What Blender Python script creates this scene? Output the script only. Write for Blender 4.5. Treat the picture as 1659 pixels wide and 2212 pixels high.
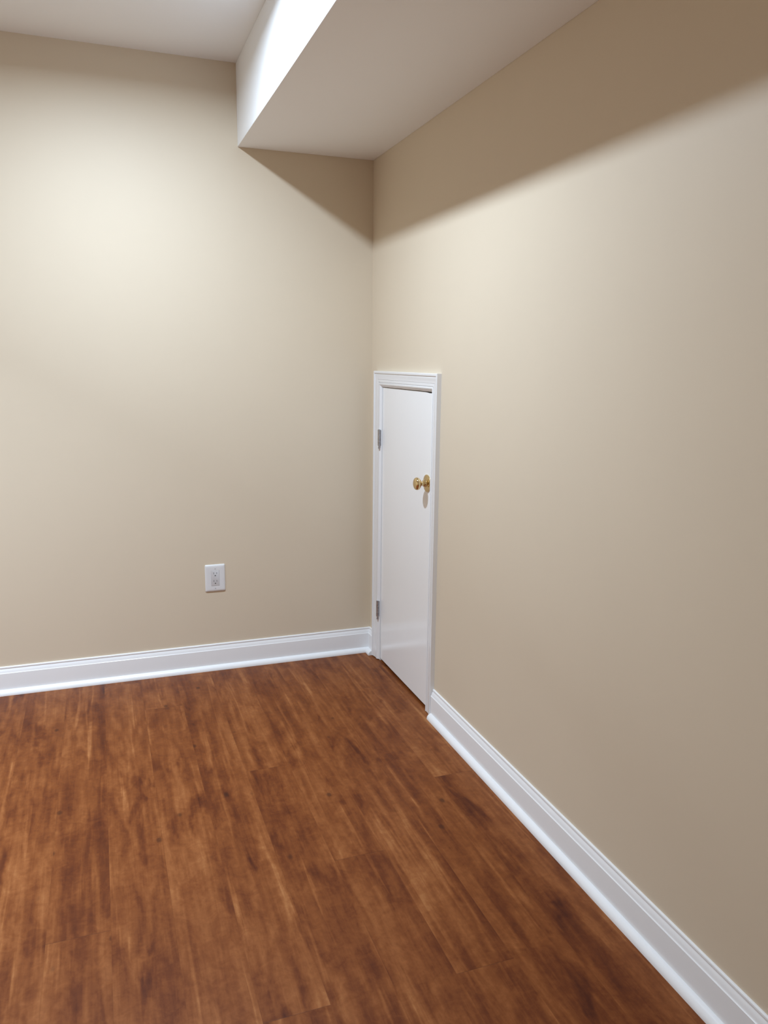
import bpy, bmesh, math, random
from mathutils import Vector, Matrix

# ---------------------------------------------------------------- clear
for o in list(bpy.data.objects):
    bpy.data.objects.remove(o, do_unlink=True)
scene = bpy.context.scene
C = scene.collection

# ---------------------------------------------------------------- camera
# world: right wall is the plane x = 0, back wall is y = 0, floor z = 0 (metres)
cam_data = bpy.data.cameras.new('camera')
cam = bpy.data.objects.new('camera', cam_data)
C.objects.link(cam)
RT = Vector((0.94050022, -0.33963619, 0.01032438))
UP = Vector((0.05467715, 0.1812573, 0.98191456))
FW = Vector((0.33536509, 0.92292635, -0.18904287))
cam.matrix_world = Matrix(((RT.x, UP.x, -FW.x, -1.1299),
                           (RT.y, UP.y, -FW.y, -3.2818),
                           (RT.z, UP.z, -FW.z, 1.3219),
                           (0, 0, 0, 1)))
cam_data.sensor_fit = 'VERTICAL'
cam_data.sensor_height = 36.0
cam_data.sensor_width = 27.0
cam_data.lens = 27.545
cam_data.clip_start = 0.02
scene.camera = cam

# ---------------------------------------------------------------- world, light, exposure
world = bpy.data.worlds.new('world')
scene.world = world
world.use_nodes = True
world.node_tree.nodes['Background'].inputs[0].default_value = (0.0, 0.0, 0.0, 1)
world.node_tree.nodes['Background'].inputs[1].default_value = 0.0

vs = scene.view_settings
vs.view_transform = 'Standard'
vs.look = 'None'
vs.gamma = 1.0
vs.use_curve_mapping = False
vs.exposure = 0.0

LAMP = (-1.045, -1.02, 2.44)          # flush ceiling downlight that throws the soffit shadow
LAMP_W = 37.5
LAMP_COL = (0.69, 0.84, 1.0)
LAMP_R = 0.045
FILL_LAMPS = [((-2.30, -1.02, 2.44), 25.0, 100), ((-2.30, -3.90, 2.44), 14.0, 160)]   # unseen lamps added left and behind the viewer to lift the bounce light


def area_lamp(name, loc, watts, spread, parent=None):
    ld = bpy.data.lights.new(name, 'AREA')
    ld.shape = 'DISK'
    ld.size = 2 * LAMP_R
    ld.energy = watts
    ld.color = LAMP_COL
    ld.spread = math.radians(spread)
    o = bpy.data.objects.new(name, ld)
    C.objects.link(o)
    o.location = loc
    if parent:
        o.parent = parent
    return o


# ---------------------------------------------------------------- helpers
def srgb(r, g, b):
    def f(c):
        c /= 255.0
        return c / 12.92 if c <= 0.04045 else ((c + 0.055) / 1.055) ** 2.4
    return (f(r), f(g), f(b), 1.0)


class NT:
    """tiny node-building helper"""

    def __init__(self, name):
        self.m = bpy.data.materials.new(name)
        self.m.use_nodes = True
        self.t = self.m.node_tree
        self.p = self.t.nodes['Principled BSDF']

    def n(self, kind, **kw):
        x = self.t.nodes.new(kind)
        for k, v in kw.items():
            setattr(x, k, v)
        return x

    def set(self, sock, v):
        if isinstance(v, bpy.types.NodeSocket):
            self.t.links.new(v, sock)
        else:
            sock.default_value = v

    def math(self, op, a, b=0.0, c=None):
        x = self.n('ShaderNodeMath', operation=op)
        self.set(x.inputs[0], a)
        self.set(x.inputs[1], b)
        if c is not None:
            self.set(x.inputs[2], c)
        return x.outputs[0]

    def comb(self, x, y, z=0.0):
        k = self.n('ShaderNodeCombineXYZ')
        for s, v in zip(k.inputs, (x, y, z)):
            self.set(s, v)
        return k.outputs[0]

    def noise(self, vec, scale=1.0, detail=3.0, rough=0.55, dist=0.0):
        k = self.n('ShaderNodeTexNoise')
        self.set(k.inputs['Vector'], vec)
        k.inputs['Scale'].default_value = scale
        k.inputs['Detail'].default_value = detail
        k.inputs['Roughness'].default_value = rough
        k.inputs['Distortion'].default_value = dist
        return k.outputs['Fac']

    def rng(self, v, a, b, c=0.0, d=1.0, smooth=False):
        k = self.n('ShaderNodeMapRange')
        if smooth:
            k.interpolation_type = 'SMOOTHSTEP'
        self.set(k.inputs['Value'], v)
        for s, q in zip(('From Min', 'From Max', 'To Min', 'To Max'), (a, b, c, d)):
            k.inputs[s].default_value = q
        return k.outputs[0]

    def ramp(self, v, stops, interp='LINEAR'):
        k = self.n('ShaderNodeValToRGB')
        k.color_ramp.interpolation = interp
        el = k.color_ramp.elements
        while len(el) < len(stops):
            el.new(0.5)
        for e, (p, c) in zip(el, stops):
            e.position = p
            e.color = c
        self.set(k.inputs[0], v)
        return k.outputs[0]

    def bump(self, h, strength, dist):
        k = self.n('ShaderNodeBump')
        k.inputs['Strength'].default_value = strength
        k.inputs['Distance'].default_value = dist
        self.set(k.inputs['Height'], h)
        self.t.links.new(k.outputs[0], self.p.inputs['Normal'])


def paint(name, col, rough, bump=0.0, scale=220.0, spec=0.5, var=0.0):
    k = NT(name)
    geo = k.n('ShaderNodeNewGeometry').outputs['Position']
    if var:
        nz = k.noise(geo, 3.0, 3.0)
        lo = tuple(c * (1 - var) for c in col[:3]) + (1,)
        hi = tuple(min(1, c * (1 + var)) for c in col[:3]) + (1,)
        k.set(k.p.inputs['Base Color'], k.ramp(nz, [(0.3, lo), (0.7, hi)]))
    else:
        k.p.inputs['Base Color'].default_value = col
    k.p.inputs['Roughness'].default_value = rough
    k.p.inputs['Specular IOR Level'].default_value = spec
    if bump:
        k.bump(k.noise(geo, scale, 3.0), bump, 0.001)
    return k.m


def metal(name, col, rough):
    k = NT(name)
    geo = k.n('ShaderNodeNewGeometry').outputs['Position']
    k.p.inputs['Base Color'].default_value = col
    k.p.inputs['Metallic'].default_value = 1.0
    k.set(k.p.inputs['Roughness'], k.rng(k.noise(geo, 150.0, 2.0), 0.3, 0.7, rough * 0.85, rough * 1.15))
    return k.m


# ---------------------------------------------------------------- materials
M_WALL = paint('beige_wall_paint', (0.728, 0.622, 0.482, 1), 0.55, 0.05, 260.0, 0.35, 0.008)
M_CEIL = paint('flat_white_ceiling_paint', (0.94, 0.945, 0.955, 1), 0.85, 0.06, 240.0, 0.2, 0.006)
M_TRIM = paint('semigloss_white_trim_paint', (0.88, 0.875, 0.885, 1), 0.22, 0.02, 120.0, 0.5)
M_DOOR = paint('semigloss_white_door_paint', (0.94, 0.935, 0.94, 1), 0.16, 0.03, 60.0, 0.5)
M_PLATE = paint('white_plastic', (0.80, 0.80, 0.81, 1), 0.3, 0.0)
M_RECEP = paint('white_receptacle_plastic', (0.72, 0.72, 0.74, 1), 0.35, 0.0)
M_SCREW = paint('grey_painted_screw', (0.50, 0.50, 0.52, 1), 0.4, 0.0)
M_SLOT = paint('grey_slot', (0.20, 0.20, 0.22, 1), 0.6, 0.0)
M_HOLE = paint('dark_hole', (0.02, 0.02, 0.022, 1), 0.7, 0.0)
M_BRASS = metal('polished_brass', (0.74, 0.585, 0.33, 1), 0.10)
M_STEEL = metal('satin_nickel', (0.50, 0.50, 0.53, 1), 0.30)
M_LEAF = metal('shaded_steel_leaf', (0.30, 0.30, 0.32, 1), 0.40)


def wood(r, g, b):
    c = srgb(r, g, b)
    return (c[0] * 0.73, c[1] * 0.585, c[2] * 0.38, 1.0)


def floor_material():
    k = NT('hickory_plank_floor')
    PITCH, LENG, X0 = 0.1425, 2.44, -0.457
    sep = k.n('ShaderNodeSeparateXYZ')
    k.set(sep.inputs[0], k.n('ShaderNodeNewGeometry').outputs['Position'])
    x, y = sep.outputs[0], sep.outputs[1]
    u = k.math('DIVIDE', k.math('SUBTRACT', x, X0), PITCH)
    row = k.math('FLOOR', u)
    fu = k.math('SUBTRACT', u, row)
    # end-joint position of every row (metres along y)
    joints = {-9: -0.30, -8: -1.05, -7: -2.40, -6: -1.54, -5: -2.50, -4: -0.34, -3: -1.92, -2: -0.92, -1: -1.46, 0: -1.93,
              1: -2.45, 2: -1.15, 3: -0.20}
    stops = []
    for i in range(-12, 6):
        f = (joints.get(i, (i * 0.771) % 2.44) / LENG) % 1.0
        stops.append(((i + 12 - 0.5 + 0.5) / 18.0, (f, f, f, 1)))
    ro = k.n('ShaderNodeSeparateColor')
    k.set(ro.inputs[0], k.ramp(k.math('DIVIDE', k.math('ADD', row, 12.5), 18.0), stops, 'CONSTANT'))
    v = k.math('SUBTRACT', k.math('DIVIDE', y, LENG), ro.outputs[0])
    col = k.math('FLOOR', v)
    fv = k.math('SUBTRACT', v, col)
    wn = k.n('ShaderNodeTexWhiteNoise')
    wn.noise_dimensions = '2D'
    k.set(wn.inputs['Vector'], k.comb(row, col))
    ident = wn.outputs['Value']
    off = k.math('MULTIPLY', ident, 37.0)
    # grain co-ordinates private to each board
    gx = k.math('ADD', x, off)
    def nz(sx_, sy_, det=3.0, ro_=0.55, di=0.0, sh=0.0):
        return k.noise(k.comb(k.math('MULTIPLY', gx, sx_), k.math('MULTIPLY', y, sy_), k.math('ADD', off, sh)), 1.0, det, ro_, di)
    blot = nz(15.0, 5.0, 4.0, 0.62, 0.8)
    streak = nz(95.0, 5.5, 3.0, 0.6, 0.3)
    warp = nz(9.0, 2.0, 2.0, 0.5)
    ring = k.math('SINE', k.math('ADD', k.math('MULTIPLY', warp, 40.0), k.math('MULTIPLY', gx, 24.0)))
    cross = nz(30.0, 30.0, 4.0, 0.65, 1.0, 3.0)
    band = nz(19.0, 0.9, 2.0, 0.5, 0.0, 7.0)
    fine = nz(75.0, 60.0, 4.0, 0.7, 0.0, 11.0)
    pale = k.rng(nz(34.0, 1.7, 3.0, 0.55, 0.4, 17.0), 0.56, 0.72, 0.0, 0.26, True)
    bruise = k.rng(nz(13.0, 3.2, 3.0, 0.6, 0.6, 23.0), 0.57, 0.72, 0.0, 0.28, True)

    def add(v_, amp, w):
        return k.math('ADD', v_, k.math('MULTIPLY', k.math('SUBTRACT', w, 0.5), amp))
    t = add(0.5, 0.76, blot)
    t = add(t, 0.40, streak)
    t = k.math('ADD', t, k.math('MULTIPLY', ring, 0.062))
    t = add(t, 0.40, cross)
    t = add(t, 0.75, band)
    t = add(t, 0.32, fine)
    t = add(t, 0.16, ident)
    t = k.math('SUBTRACT', k.math('ADD', t, pale), bruise)
    base = k.ramp(t, [(0.02, wood(82, 36, 16)), (0.30, wood(114, 62, 30)), (0.52, wood(138, 84, 47)),
                      (0.74, wood(160, 106, 69)), (1.0, wood(188, 138, 102))])
    # small dark pin knots
    vor = k.n('ShaderNodeTexVoronoi')
    vor.feature = 'F1'
    k.set(vor.inputs['Vector'], k.comb(k.math('MULTIPLY', gx, 15.0), k.math('MULTIPLY', y, 9.0), off))
    vor.inputs['Scale'].default_value = 1.0
    csep = k.n('ShaderNodeSeparateColor')
    k.set(csep.inputs[0], vor.outputs['Color'])
    rare = k.math('GREATER_THAN', csep.outputs[0], 0.72)
    knot = k.math('MULTIPLY', k.rng(vor.outputs['Distance'], 0.05, 0.16, 0.62, 0.0, True), rare)
    # seams: hair-thin dark lines
    ex = k.math('MULTIPLY', k.math('MINIMUM', fu, k.math('SUBTRACT', 1.0, fu)), PITCH)
    ey = k.math('MULTIPLY', k.math('MINIMUM', fv, k.math('SUBTRACT', 1.0, fv)), LENG)
    sx = k.rng(ex, 0.0003, 0.0012, 0.06, 0.0, True)
    sy = k.rng(ey, 0.0004, 0.0018, 0.28, 0.0, True)
    seam = k.math('MAXIMUM', sx, sy)
    dark = k.math('MAXIMUM', seam, knot)
    mix = k.n('ShaderNodeMix', data_type='RGBA')
    k.set(mix.inputs['Factor'], dark)
    k.set(mix.inputs[6], base)
    mix.inputs[7].default_value = srgb(52, 22, 10)
    k.set(k.p.inputs['Base Color'], mix.outputs[2])
    k.set(k.p.inputs['Roughness'], k.rng(fine, 0.3, 0.7, 0.40, 0.50))
    k.p.inputs['Specular IOR Level'].default_value = 0.2
    h = k.math('SUBTRACT', k.math('MULTIPLY', streak, 0.35), k.math('MULTIPLY', seam, 1.5))
    k.bump(h, 0.25, 0.0012)
    return k.m


M_FLOOR = floor_material()


def bm_box(bm, lo, hi):
    vs_ = [bm.verts.new((x, y, z)) for x in (lo[0], hi[0]) for y in (lo[1], hi[1]) for z in (lo[2], hi[2])]
    for f in ((0, 1, 3, 2), (4, 6, 7, 5), (0, 4, 5, 1), (2, 3, 7, 6), (0, 2, 6, 4), (1, 5, 7, 3)):
        bm.faces.new([vs_[i] for i in f])


def link(name, bm, mat, parent=None, smooth=False, bevel=0.0, seg=2):
    bmesh.ops.remove_doubles(bm, verts=bm.verts, dist=1e-6)
    bmesh.ops.recalc_face_normals(bm, faces=bm.faces)
    me = bpy.data.meshes.new(name)
    bm.to_mesh(me)
    bm.free()
    o = bpy.data.objects.new(name, me)
    C.objects.link(o)
    me.materials.append(mat)
    if smooth:
        for p in me.polygons:
            p.use_smooth = True
        me.set_sharp_from_angle(angle=math.radians(38))
    if bevel:
        b = o.modifiers.new('bevel', 'BEVEL')
        b.width = bevel
        b.segments = seg
        b.limit_method = 'ANGLE'
    if parent:
        o.parent = parent
    return o


def box(name, lo, hi, mat, parent=None, bevel=0.0, seg=2):
    bm = bmesh.new()
    bm_box(bm, lo, hi)
    return link(name, bm, mat, parent, bevel=bevel, seg=seg)


def tag(o, label, cat, kind=None, group=None):
    o['label'] = label
    o['category'] = cat
    if kind:
        o['kind'] = kind
    if group:
        o['group'] = group
    return o


def sweep(bm, rings):
    """skin a list of equal-length closed 3-D rings, capped at both ends"""
    loops = [[bm.verts.new(p) for p in r] for r in rings]
    n = len(loops[0])
    for a, b in zip(loops, loops[1:]):
        for i in range(n):
            bm.faces.new((a[i], a[(i + 1) % n], b[(i + 1) % n], b[i]))
    bm.faces.new(loops[0])
    bm.faces.new(list(reversed(loops[-1])))


def lathe_x(bm, prof, cy, cz, seg=48, x0=0.0):
    """revolve (distance from the wall plane, radius) about an axis along -x"""
    prev = None
    for d, r in prof:
        if r < 1e-6:
            ring = [bm.verts.new((x0 - d, cy, cz))]
        else:
            ring = [bm.verts.new((x0 - d, cy + r * math.cos(2 * math.pi * i / seg), cz + r * math.sin(2 * math.pi * i / seg)))
                    for i in range(seg)]
        if prev:
            for i in range(seg):
                a, b = prev[i % len(prev)], prev[(i + 1) % len(prev)]
                c, d_ = ring[(i + 1) % len(ring)], ring[i % len(ring)]
                q = []
                for w in (a, b, c, d_):
                    if w not in q:
                        q.append(w)
                if len(q) > 2:
                    bm.faces.new(q)
        prev = ring


# ---------------------------------------------------------------- room shell
XL, YF, ZC = -2.9, -4.5, 2.44          # left wall, wall behind the camera, ceiling
SOF_W, SOF_Z = 0.5627, 2.1391          # boxed soffit: width and underside height
CAS_Y0, CAS_Y1, CAS_Z, CAS_W = -0.072, -0.745, 1.281, 0.064   # door casing outline
OPEN_Y0, OPEN_Y1, OPEN_Z = CAS_Y0 - CAS_W + 0.012, CAS_Y1 + CAS_W - 0.012, CAS_Z - CAS_W + 0.012

tag(box('floor', (XL - 0.1, YF - 0.1, -0.08), (0.6, 0.1, 0.0), M_FLOOR),
    'reddish brown wood plank floor with mottled hickory grain', 'floor', 'structure')
tag(box('ceiling', (XL - 0.1, YF - 0.1, ZC), (0.12, 0.1, ZC + 0.1), M_CEIL),
    'flat white ceiling at the upper left beyond the boxed soffit', 'ceiling', 'structure')
tag(box('wall_back', (XL - 0.1, 0.0, 0.0), (0.12, 0.1, ZC), M_WALL),
    'beige far wall with the white power outlet low on it', 'wall', 'structure')
tag(box('wall_left', (XL - 0.1, YF, 0.0), (XL, 0.0, ZC), M_WALL),
    'plain beige wall at the far left, outside the frame', 'wall', 'structure')
tag(box('wall_front', (XL - 0.1, YF - 0.1, 0.0), (0.12, YF, ZC), M_WALL),
    'plain beige wall behind the viewer, outside the frame', 'wall', 'structure')

bm = bmesh.new()                        # right wall with the low door opening cut through
outer = [(0.0, 0.0), (YF, 0.0), (YF, ZC), (0.0, ZC)]
pts = [(0.0, 0.0), (OPEN_Y0, 0.0), (OPEN_Y0, OPEN_Z), (OPEN_Y1, OPEN_Z), (OPEN_Y1, 0.0), (YF, 0.0), (YF, ZC), (0.0, ZC)]
fr = [bm.verts.new((0.0, a, b)) for a, b in pts]
bk = [bm.verts.new((0.12, a, b)) for a, b in pts]
quads = [(0, 1, 2, 7), (2, 3, 6, 7), (3, 4, 5, 6)]
for q in quads:
    bm.faces.new([fr[i] for i in q])
    bm.faces.new([bk[i] for i in reversed(q)])
for i in range(8):
    j = (i + 1) % 8
    bm.faces.new((fr[i], bk[i], bk[j], fr[j]))
tag(link('wall_right', bm, M_WALL), 'long beige wall on the right holding the small white door', 'wall', 'structure')

tag(box('soffit_beam', (-SOF_W, YF, SOF_Z), (0.0, 0.0, ZC), M_CEIL, bevel=0.0015),
    'white boxed soffit running along the top of the right wall', 'soffit', 'structure')

# ---------------------------------------------------------------- baseboards with quarter round
BASE_PROF = [(0.0, 0.0), (0.0140, 0.0), (0.0140, 0.0855), (0.0138, 0.0866), (0.0117, 0.0880), (0.0112, 0.0892),
             (0.0102, 0.0930), (0.0085, 0.0975), (0.0064, 0.1015), (0.0052, 0.1034), (0.0050, 0.1048), (0.0062, 0.1060),
             (0.0062, 0.1085), (0.0053, 0.1108), (0.0032, 0.1120), (0.0, 0.1120)]
QR_W, QR_H = 0.018, 0.020
QR_PROF = [(0.0140, 0.0)] + [(0.0140 + QR_W * math.cos(math.radians(a)), QR_H * math.sin(math.radians(a)))
                             for a in range(0, 91, 9)]


def baseboard(name, axis, a, b, label, mitre_a=0, mitre_b=0, round_a=False, qr_label=None):
    """axis 'y0': on the back wall running in x from a to b; axis 'x0': on the right wall running in y from a to b"""
    def place(d, s, z):
        return (s, -d, z) if axis == 'y0' else (-d, s, z)
    bm = bmesh.new()
    sweep(bm, [[place(d, a + mitre_a * d, z) for d, z in BASE_PROF], [place(d, b + mitre_b * d, z) for d, z in BASE_PROF]])
    o = tag(link(name, bm, M_TRIM, smooth=True), label, 'baseboard', 'structure')
    bm = bmesh.new()
    rings = []
    if round_a:                         # rounded-over free end
        sgn = 1 if b > a else -1
        for i in range(0, 7):
            t = math.radians(15 * i)
            sc = 0.35 + 0.65 * math.sin(t)
            s = a + sgn * 0.010 * (1 - math.cos(t))
            rings.append([place(0.014 + (d - 0.014) * sc, s, z * (0.55 + 0.45 * math.sin(t))) for d, z in QR_PROF])
        rings.append([place(d, b + mitre_b * d, z) for d, z in QR_PROF])
    else:
        rings = [[place(d, a + mitre_a * d, z) for d, z in QR_PROF], [place(d, b + mitre_b * d, z) for d, z in QR_PROF]]
    sweep(bm, rings)
    link('quarter_round', bm, M_TRIM, o, smooth=True)
    return o


baseboard('baseboard_back', 'y0', XL, 0.0, 'white baseboard along the foot of the far wall under the outlet', 0, -1)
baseboard('baseboard_right', 'x0', CAS_Y1 - 0.0005, YF, 'long white baseboard along the right wall starting at the small door',
          0, 0, True)
baseboard('baseboard_corner', 'x0', 0.0, CAS_Y0 + 0.0005, 'tiny return of white baseboard between the corner and the door casing', -1, 0)

# ---------------------------------------------------------------- door casing and jamb
# profile across the casing width: (distance from the outer edge, thickness out from the wall)
CAS_PROF = [(0.0, 0.0), (0.0, 0.0162), (0.0015, 0.0178), (0.0082, 0.0180), (0.0096, 0.0170), (0.0102, 0.0140), (0.0120, 0.0146),
            (0.0160, 0.0142), (0.0220, 0.0124), (0.0280, 0.0110), (0.0340, 0.0106), (0.0346, 0.0090), (0.0360, 0.0090),
            (0.0366, 0.0106), (0.0450, 0.0106), (0.0456, 0.0080), (0.0472, 0.0080), (0.0480, 0.0112), (0.0500, 0.0122),
            (0.0525, 0.0122), (0.0550, 0.0110), (0.0585, 0.0078), (0.0615, 0.0045), (0.0640, 0.0015), (0.0640, 0.0)]
FOOT = 0.0035                           # the casing feet stop just above the floor
bm = bmesh.new()
rings = [
    [(-t, CAS_Y0 - w, FOOT) for w, t in CAS_PROF],
    [(-t, CAS_Y0 - w, CAS_Z - w) for w, t in CAS_PROF],
    [(-t, CAS_Y1 + w, CAS_Z - w) for w, t in CAS_PROF],
    [(-t, CAS_Y1 + w, FOOT) for w, t in CAS_PROF],
]
sweep(bm, rings)
casing = tag(link('trim_1', bm, M_TRIM, smooth=True), 'white moulded casing framing the small door on three sides', 'door trim', 'structure')

JY0, JY1, JZ = CAS_Y0 - CAS_W - 0.003, CAS_Y1 + CAS_W + 0.003, CAS_Z - CAS_W - 0.002   # clear opening
for lo, hi in (((0.0002, JY0, 0.0), (0.1195, OPEN_Y0 - 0.0005, JZ + 0.005)),
               ((0.0002, OPEN_Y1 + 0.0005, 0.0), (0.1195, JY1, JZ + 0.005)),
               ((0.0002, JY1, JZ), (0.1195, JY0, OPEN_Z - 0.0005))):
    box('jamb', lo, hi, M_TRIM, casing)
# stop strip that the closed door rests against
box('door_stop', (0.037, JY1, JZ - 0.012), (0.048, JY0, JZ), M_TRIM, casing)

# ---------------------------------------------------------------- the small door
DY0, DY1, DZ0, DZ1 = JY0 - 0.002, JY1 + 0.0025, 0.009, JZ - 0.002
bm = bmesh.new()
pts = [(DY0, DZ0), (DY1, DZ0), (DY1, DZ1 - 0.0035), (DY1 + 0.040, DZ1 - 0.0035), (DY1 + 0.075, DZ1 - 0.0005), (DY0, DZ1)]
sweep(bm, [[(0.0015, a, b) for a, b in pts], [(0.036, a, b) for a, b in pts]])
door = tag(link('door_1', bm, M_DOOR, bevel=0.0012), 'small plain white access door with a brass knob, set low in the right wall',
           'door', 'structure')

KY, KZ = -0.636, 0.879
FX = 0.0015                             # door face
bm = bmesh.new()
lathe_x(bm, [(0.0, 0.0), (0.0, 0.0322), (0.0022, 0.0326), (0.0042, 0.0318), (0.0056, 0.0290), (0.0068, 0.0235), (0.0078, 0.0175),
             (0.0088, 0.0150), (0.0100, 0.0)], KY, KZ, 64, FX)
rosette = link('rosette', bm, M_BRASS, door, smooth=True)
bm = bmesh.new()
lathe_x(bm, [(0.0075, 0.0), (0.0075, 0.0140), (0.0095, 0.0146), (0.0130, 0.0142), (0.0145, 0.0128), (0.0165, 0.0124), (0.0180, 0.0105),
             (0.0190, 0.0088), (0.0220, 0.0082), (0.0255, 0.0086), (0.0275, 0.0108), (0.0285, 0.0128), (0.0300, 0.0152), (0.0325, 0.0188),
             (0.0360, 0.0220), (0.0400, 0.0236), (0.0435, 0.0236), (0.0470, 0.0222), (0.0500, 0.0190), (0.0522, 0.0140),
             (0.0535, 0.0075), (0.0538, 0.0)], KY, KZ, 64, FX)
knob = link('door_knob', bm, M_BRASS, door, smooth=True)
knob['label'] = 'polished brass knob'


def tube_z(bm, cx, cy, z0, z1, r, seg=20):
    bot = [bm.verts.new((cx + r * math.cos(2 * math.pi * i / seg), cy + r * math.sin(2 * math.pi * i / seg), z0)) for i in range(seg)]
    top = [bm.verts.new((v.co.x, v.co.y, z1)) for v in bot]
    for i in range(seg):
        j = (i + 1) % seg
        bm.faces.new((bot[i], bot[j], top[j], top[i]))
    bm.faces.new(list(reversed(bot)))
    bm.faces.new(top)


def hinge(z0, z1):
    hy, hx = JY0 + 0.0060, -0.0125
    bm = bmesh.new()                    # knuckles on the pin
    n = 5
    h = (z1 - z0) / n
    for i in range(n):
        tube_z(bm, hx, hy - 0.001, z0 + i * h + 0.0006, z0 + (i + 1) * h - 0.0006, 0.0052)
    hg = link('hinge', bm, M_STEEL, door, smooth=True)
    hg['label'] = 'grey metal hinge'
    bm = bmesh.new()                    # pin: head on top, long tip hanging below
    tube_z(bm, hx, hy - 0.001, z0 - 0.0065, z1 + 0.0010, 0.0026)
    tube_z(bm, hx, hy - 0.001, z1 + 0.0004, z1 + 0.0024, 0.0048)
    tube_z(bm, hx, hy - 0.001, z0 - 0.0125, z0 - 0.0062, 0.0036)
    link('hinge_pin', bm, M_STEEL, hg, smooth=True)
    bm = bmesh.new()                    # leaf wrapping round to the casing edge
    bm_box(bm, (hx - 0.0012, hy + 0.0030, z0), (-0.0015, hy + 0.0125, z1))
    bm_box(bm, (hx - 0.0005, hy - 0.0015, z0), (0.0300, hy - 0.0002, z1))
    link('hinge_leaf', bm, M_LEAF, hg, bevel=0.0004)


hinge(0.967, 1.034)
hinge(0.205, 0.275)

# ---------------------------------------------------------------- wall outlet
OX, OZ, OW, OH = -0.7015, 0.406, 0.0845, 0.118
outlet = bpy.data.objects.new('wall_outlet', None)
C.objects.link(outlet)
outlet.location = (OX, 0.0, OZ)
outlet.empty_display_size = 0.05
tag(outlet, 'white two-socket power outlet low on the beige far wall', 'outlet')


def rrect(w, h, r, n=5):
    out = []
    for cx, cz, a0 in ((w / 2 - r, h / 2 - r, 0), (-w / 2 + r, h / 2 - r, 90), (-w / 2 + r, -h / 2 + r, 180), (w / 2 - r, -h / 2 + r, 270)):
        for i in range(n + 1):
            a = math.radians(a0 + 90 * i / n)
            out.append((cx + r * math.cos(a), cz + r * math.sin(a)))
    return out


bm = bmesh.new()                        # plate: domed rim, flat face with the rectangular window cut in it
steps = [(0.0, 0.0), (0.0018, 0.0), (0.0036, 0.0012), (0.0050, 0.0036), (0.0058, 0.0075), (0.0060, 0.0110)]
rings = [[(p[0], -d, p[1]) for p in rrect(OW - 2 * i, OH - 2 * i, 0.005)] for d, i in steps]
rings.append([(p[0], -0.0060, p[1]) for p in rrect(0.0352, 0.0672, 0.0012)])
rings.append([(p[0], -0.0046, p[1]) for p in rrect(0.0352, 0.0672, 0.0012)])
loops = [[bm.verts.new(p) for p in r] for r in rings]
for a, b in zip(loops, loops[1:]):
    for i in range(len(a)):
        j = (i + 1) % len(a)
        bm.faces.new((a[i], a[j], b[j], b[i]))
bm.faces.new(loops[-1])
link('cover_plate', bm, M_PLATE, outlet, smooth=True)

bm = bmesh.new()
rings = [[(p[0], -d, p[1]) for p in rrect(0.0336 - 2 * i, 0.0656 - 2 * i, 0.001)] for d, i in ((0.0040, 0), (0.0062, 0), (0.0066, 0.0004))]
sweep(bm, rings)
recep = link('receptacle', bm, M_RECEP, outlet, smooth=True)
for zc in (0.0175, -0.0165):
    for sx, hh in ((-0.0062, 0.0082), (0.0062, 0.0066)):
        box('slot', (sx - 0.0011, -0.00672, zc + 0.0045 - hh / 2), (sx + 0.0011, -0.0050, zc + 0.0045 + hh / 2), M_SLOT, recep)
    bm = bmesh.new()                    # D-shaped ground hole
    ring = [(0.0026 * math.cos(math.radians(a)), 0.0026 * math.sin(math.radians(a))) for a in range(180, 361, 18)] + [(0.0026, 0.0014), (-0.0026, 0.0014)]
    sweep(bm, [[(p, -0.00674, zc - 0.0058 + q) for p, q in ring], [(p, -0.0050, zc - 0.0058 + q) for p, q in ring]])
    link('ground_hole', bm, M_HOLE, recep)
for zc in (0.0415, -0.0445):
    bm = bmesh.new()
    prev = None
    ringA = [(0.0023 * math.cos(math.radians(a)), 0.0023 * math.sin(math.radians(a))) for a in range(0, 360, 20)]
    sweep(bm, [[(p, -0.0050, zc + q) for p, q in ringA], [(p, -0.0064, zc + q) for p, q in ringA],
               [(p * 0.7, -0.0068, zc + q * 0.7) for p, q in ringA]])
    link('screw', bm, M_SCREW, outlet, smooth=True)

# ---------------------------------------------------------------- ceiling downlights (above the frame), all but the first added as fill
def downlight(loc, watts, spread, label):
    r = bpy.data.objects.new('ceiling_light', None)
    C.objects.link(r)
    r.location = loc
    r.empty_display_size = 0.05
    tag(r, label, 'ceiling light', group='round ceiling downlights')
    bm = bmesh.new()
    prof = [(LAMP_R + 0.001, 0.0), (LAMP_R + 0.022, 0.0), (LAMP_R + 0.021, -0.004), (LAMP_R + 0.014, -0.007), (LAMP_R + 0.004, -0.008),
            (LAMP_R + 0.001, -0.006)]
    seg = 48
    rings = [[(q * math.cos(2 * math.pi * i / seg), q * math.sin(2 * math.pi * i / seg), z) for q, z in prof] for i in range(seg)]
    loops = [[bm.verts.new(p) for p in rr] for rr in rings]
    for i in range(seg):
        a, b = loops[i], loops[(i + 1) % seg]
        for j in range(len(prof)):
            bm.faces.new((a[j], a[(j + 1) % len(prof)], b[(j + 1) % len(prof)], b[j]))
    link('trim_ring', bm, M_PLATE, r, smooth=True)
    area_lamp('lamp', (0, 0, -0.0085), watts, spread, r)


downlight(LAMP, LAMP_W, 170, 'round white ceiling downlight near the boxed soffit, above the frame')
for (loc, w, sp), lb in zip(FILL_LAMPS, ('round white fill downlight added over the left of the room, outside the frame',
                                     'round white fill downlight added behind the viewer, outside the frame')):
    downlight(loc, w, sp, lb)
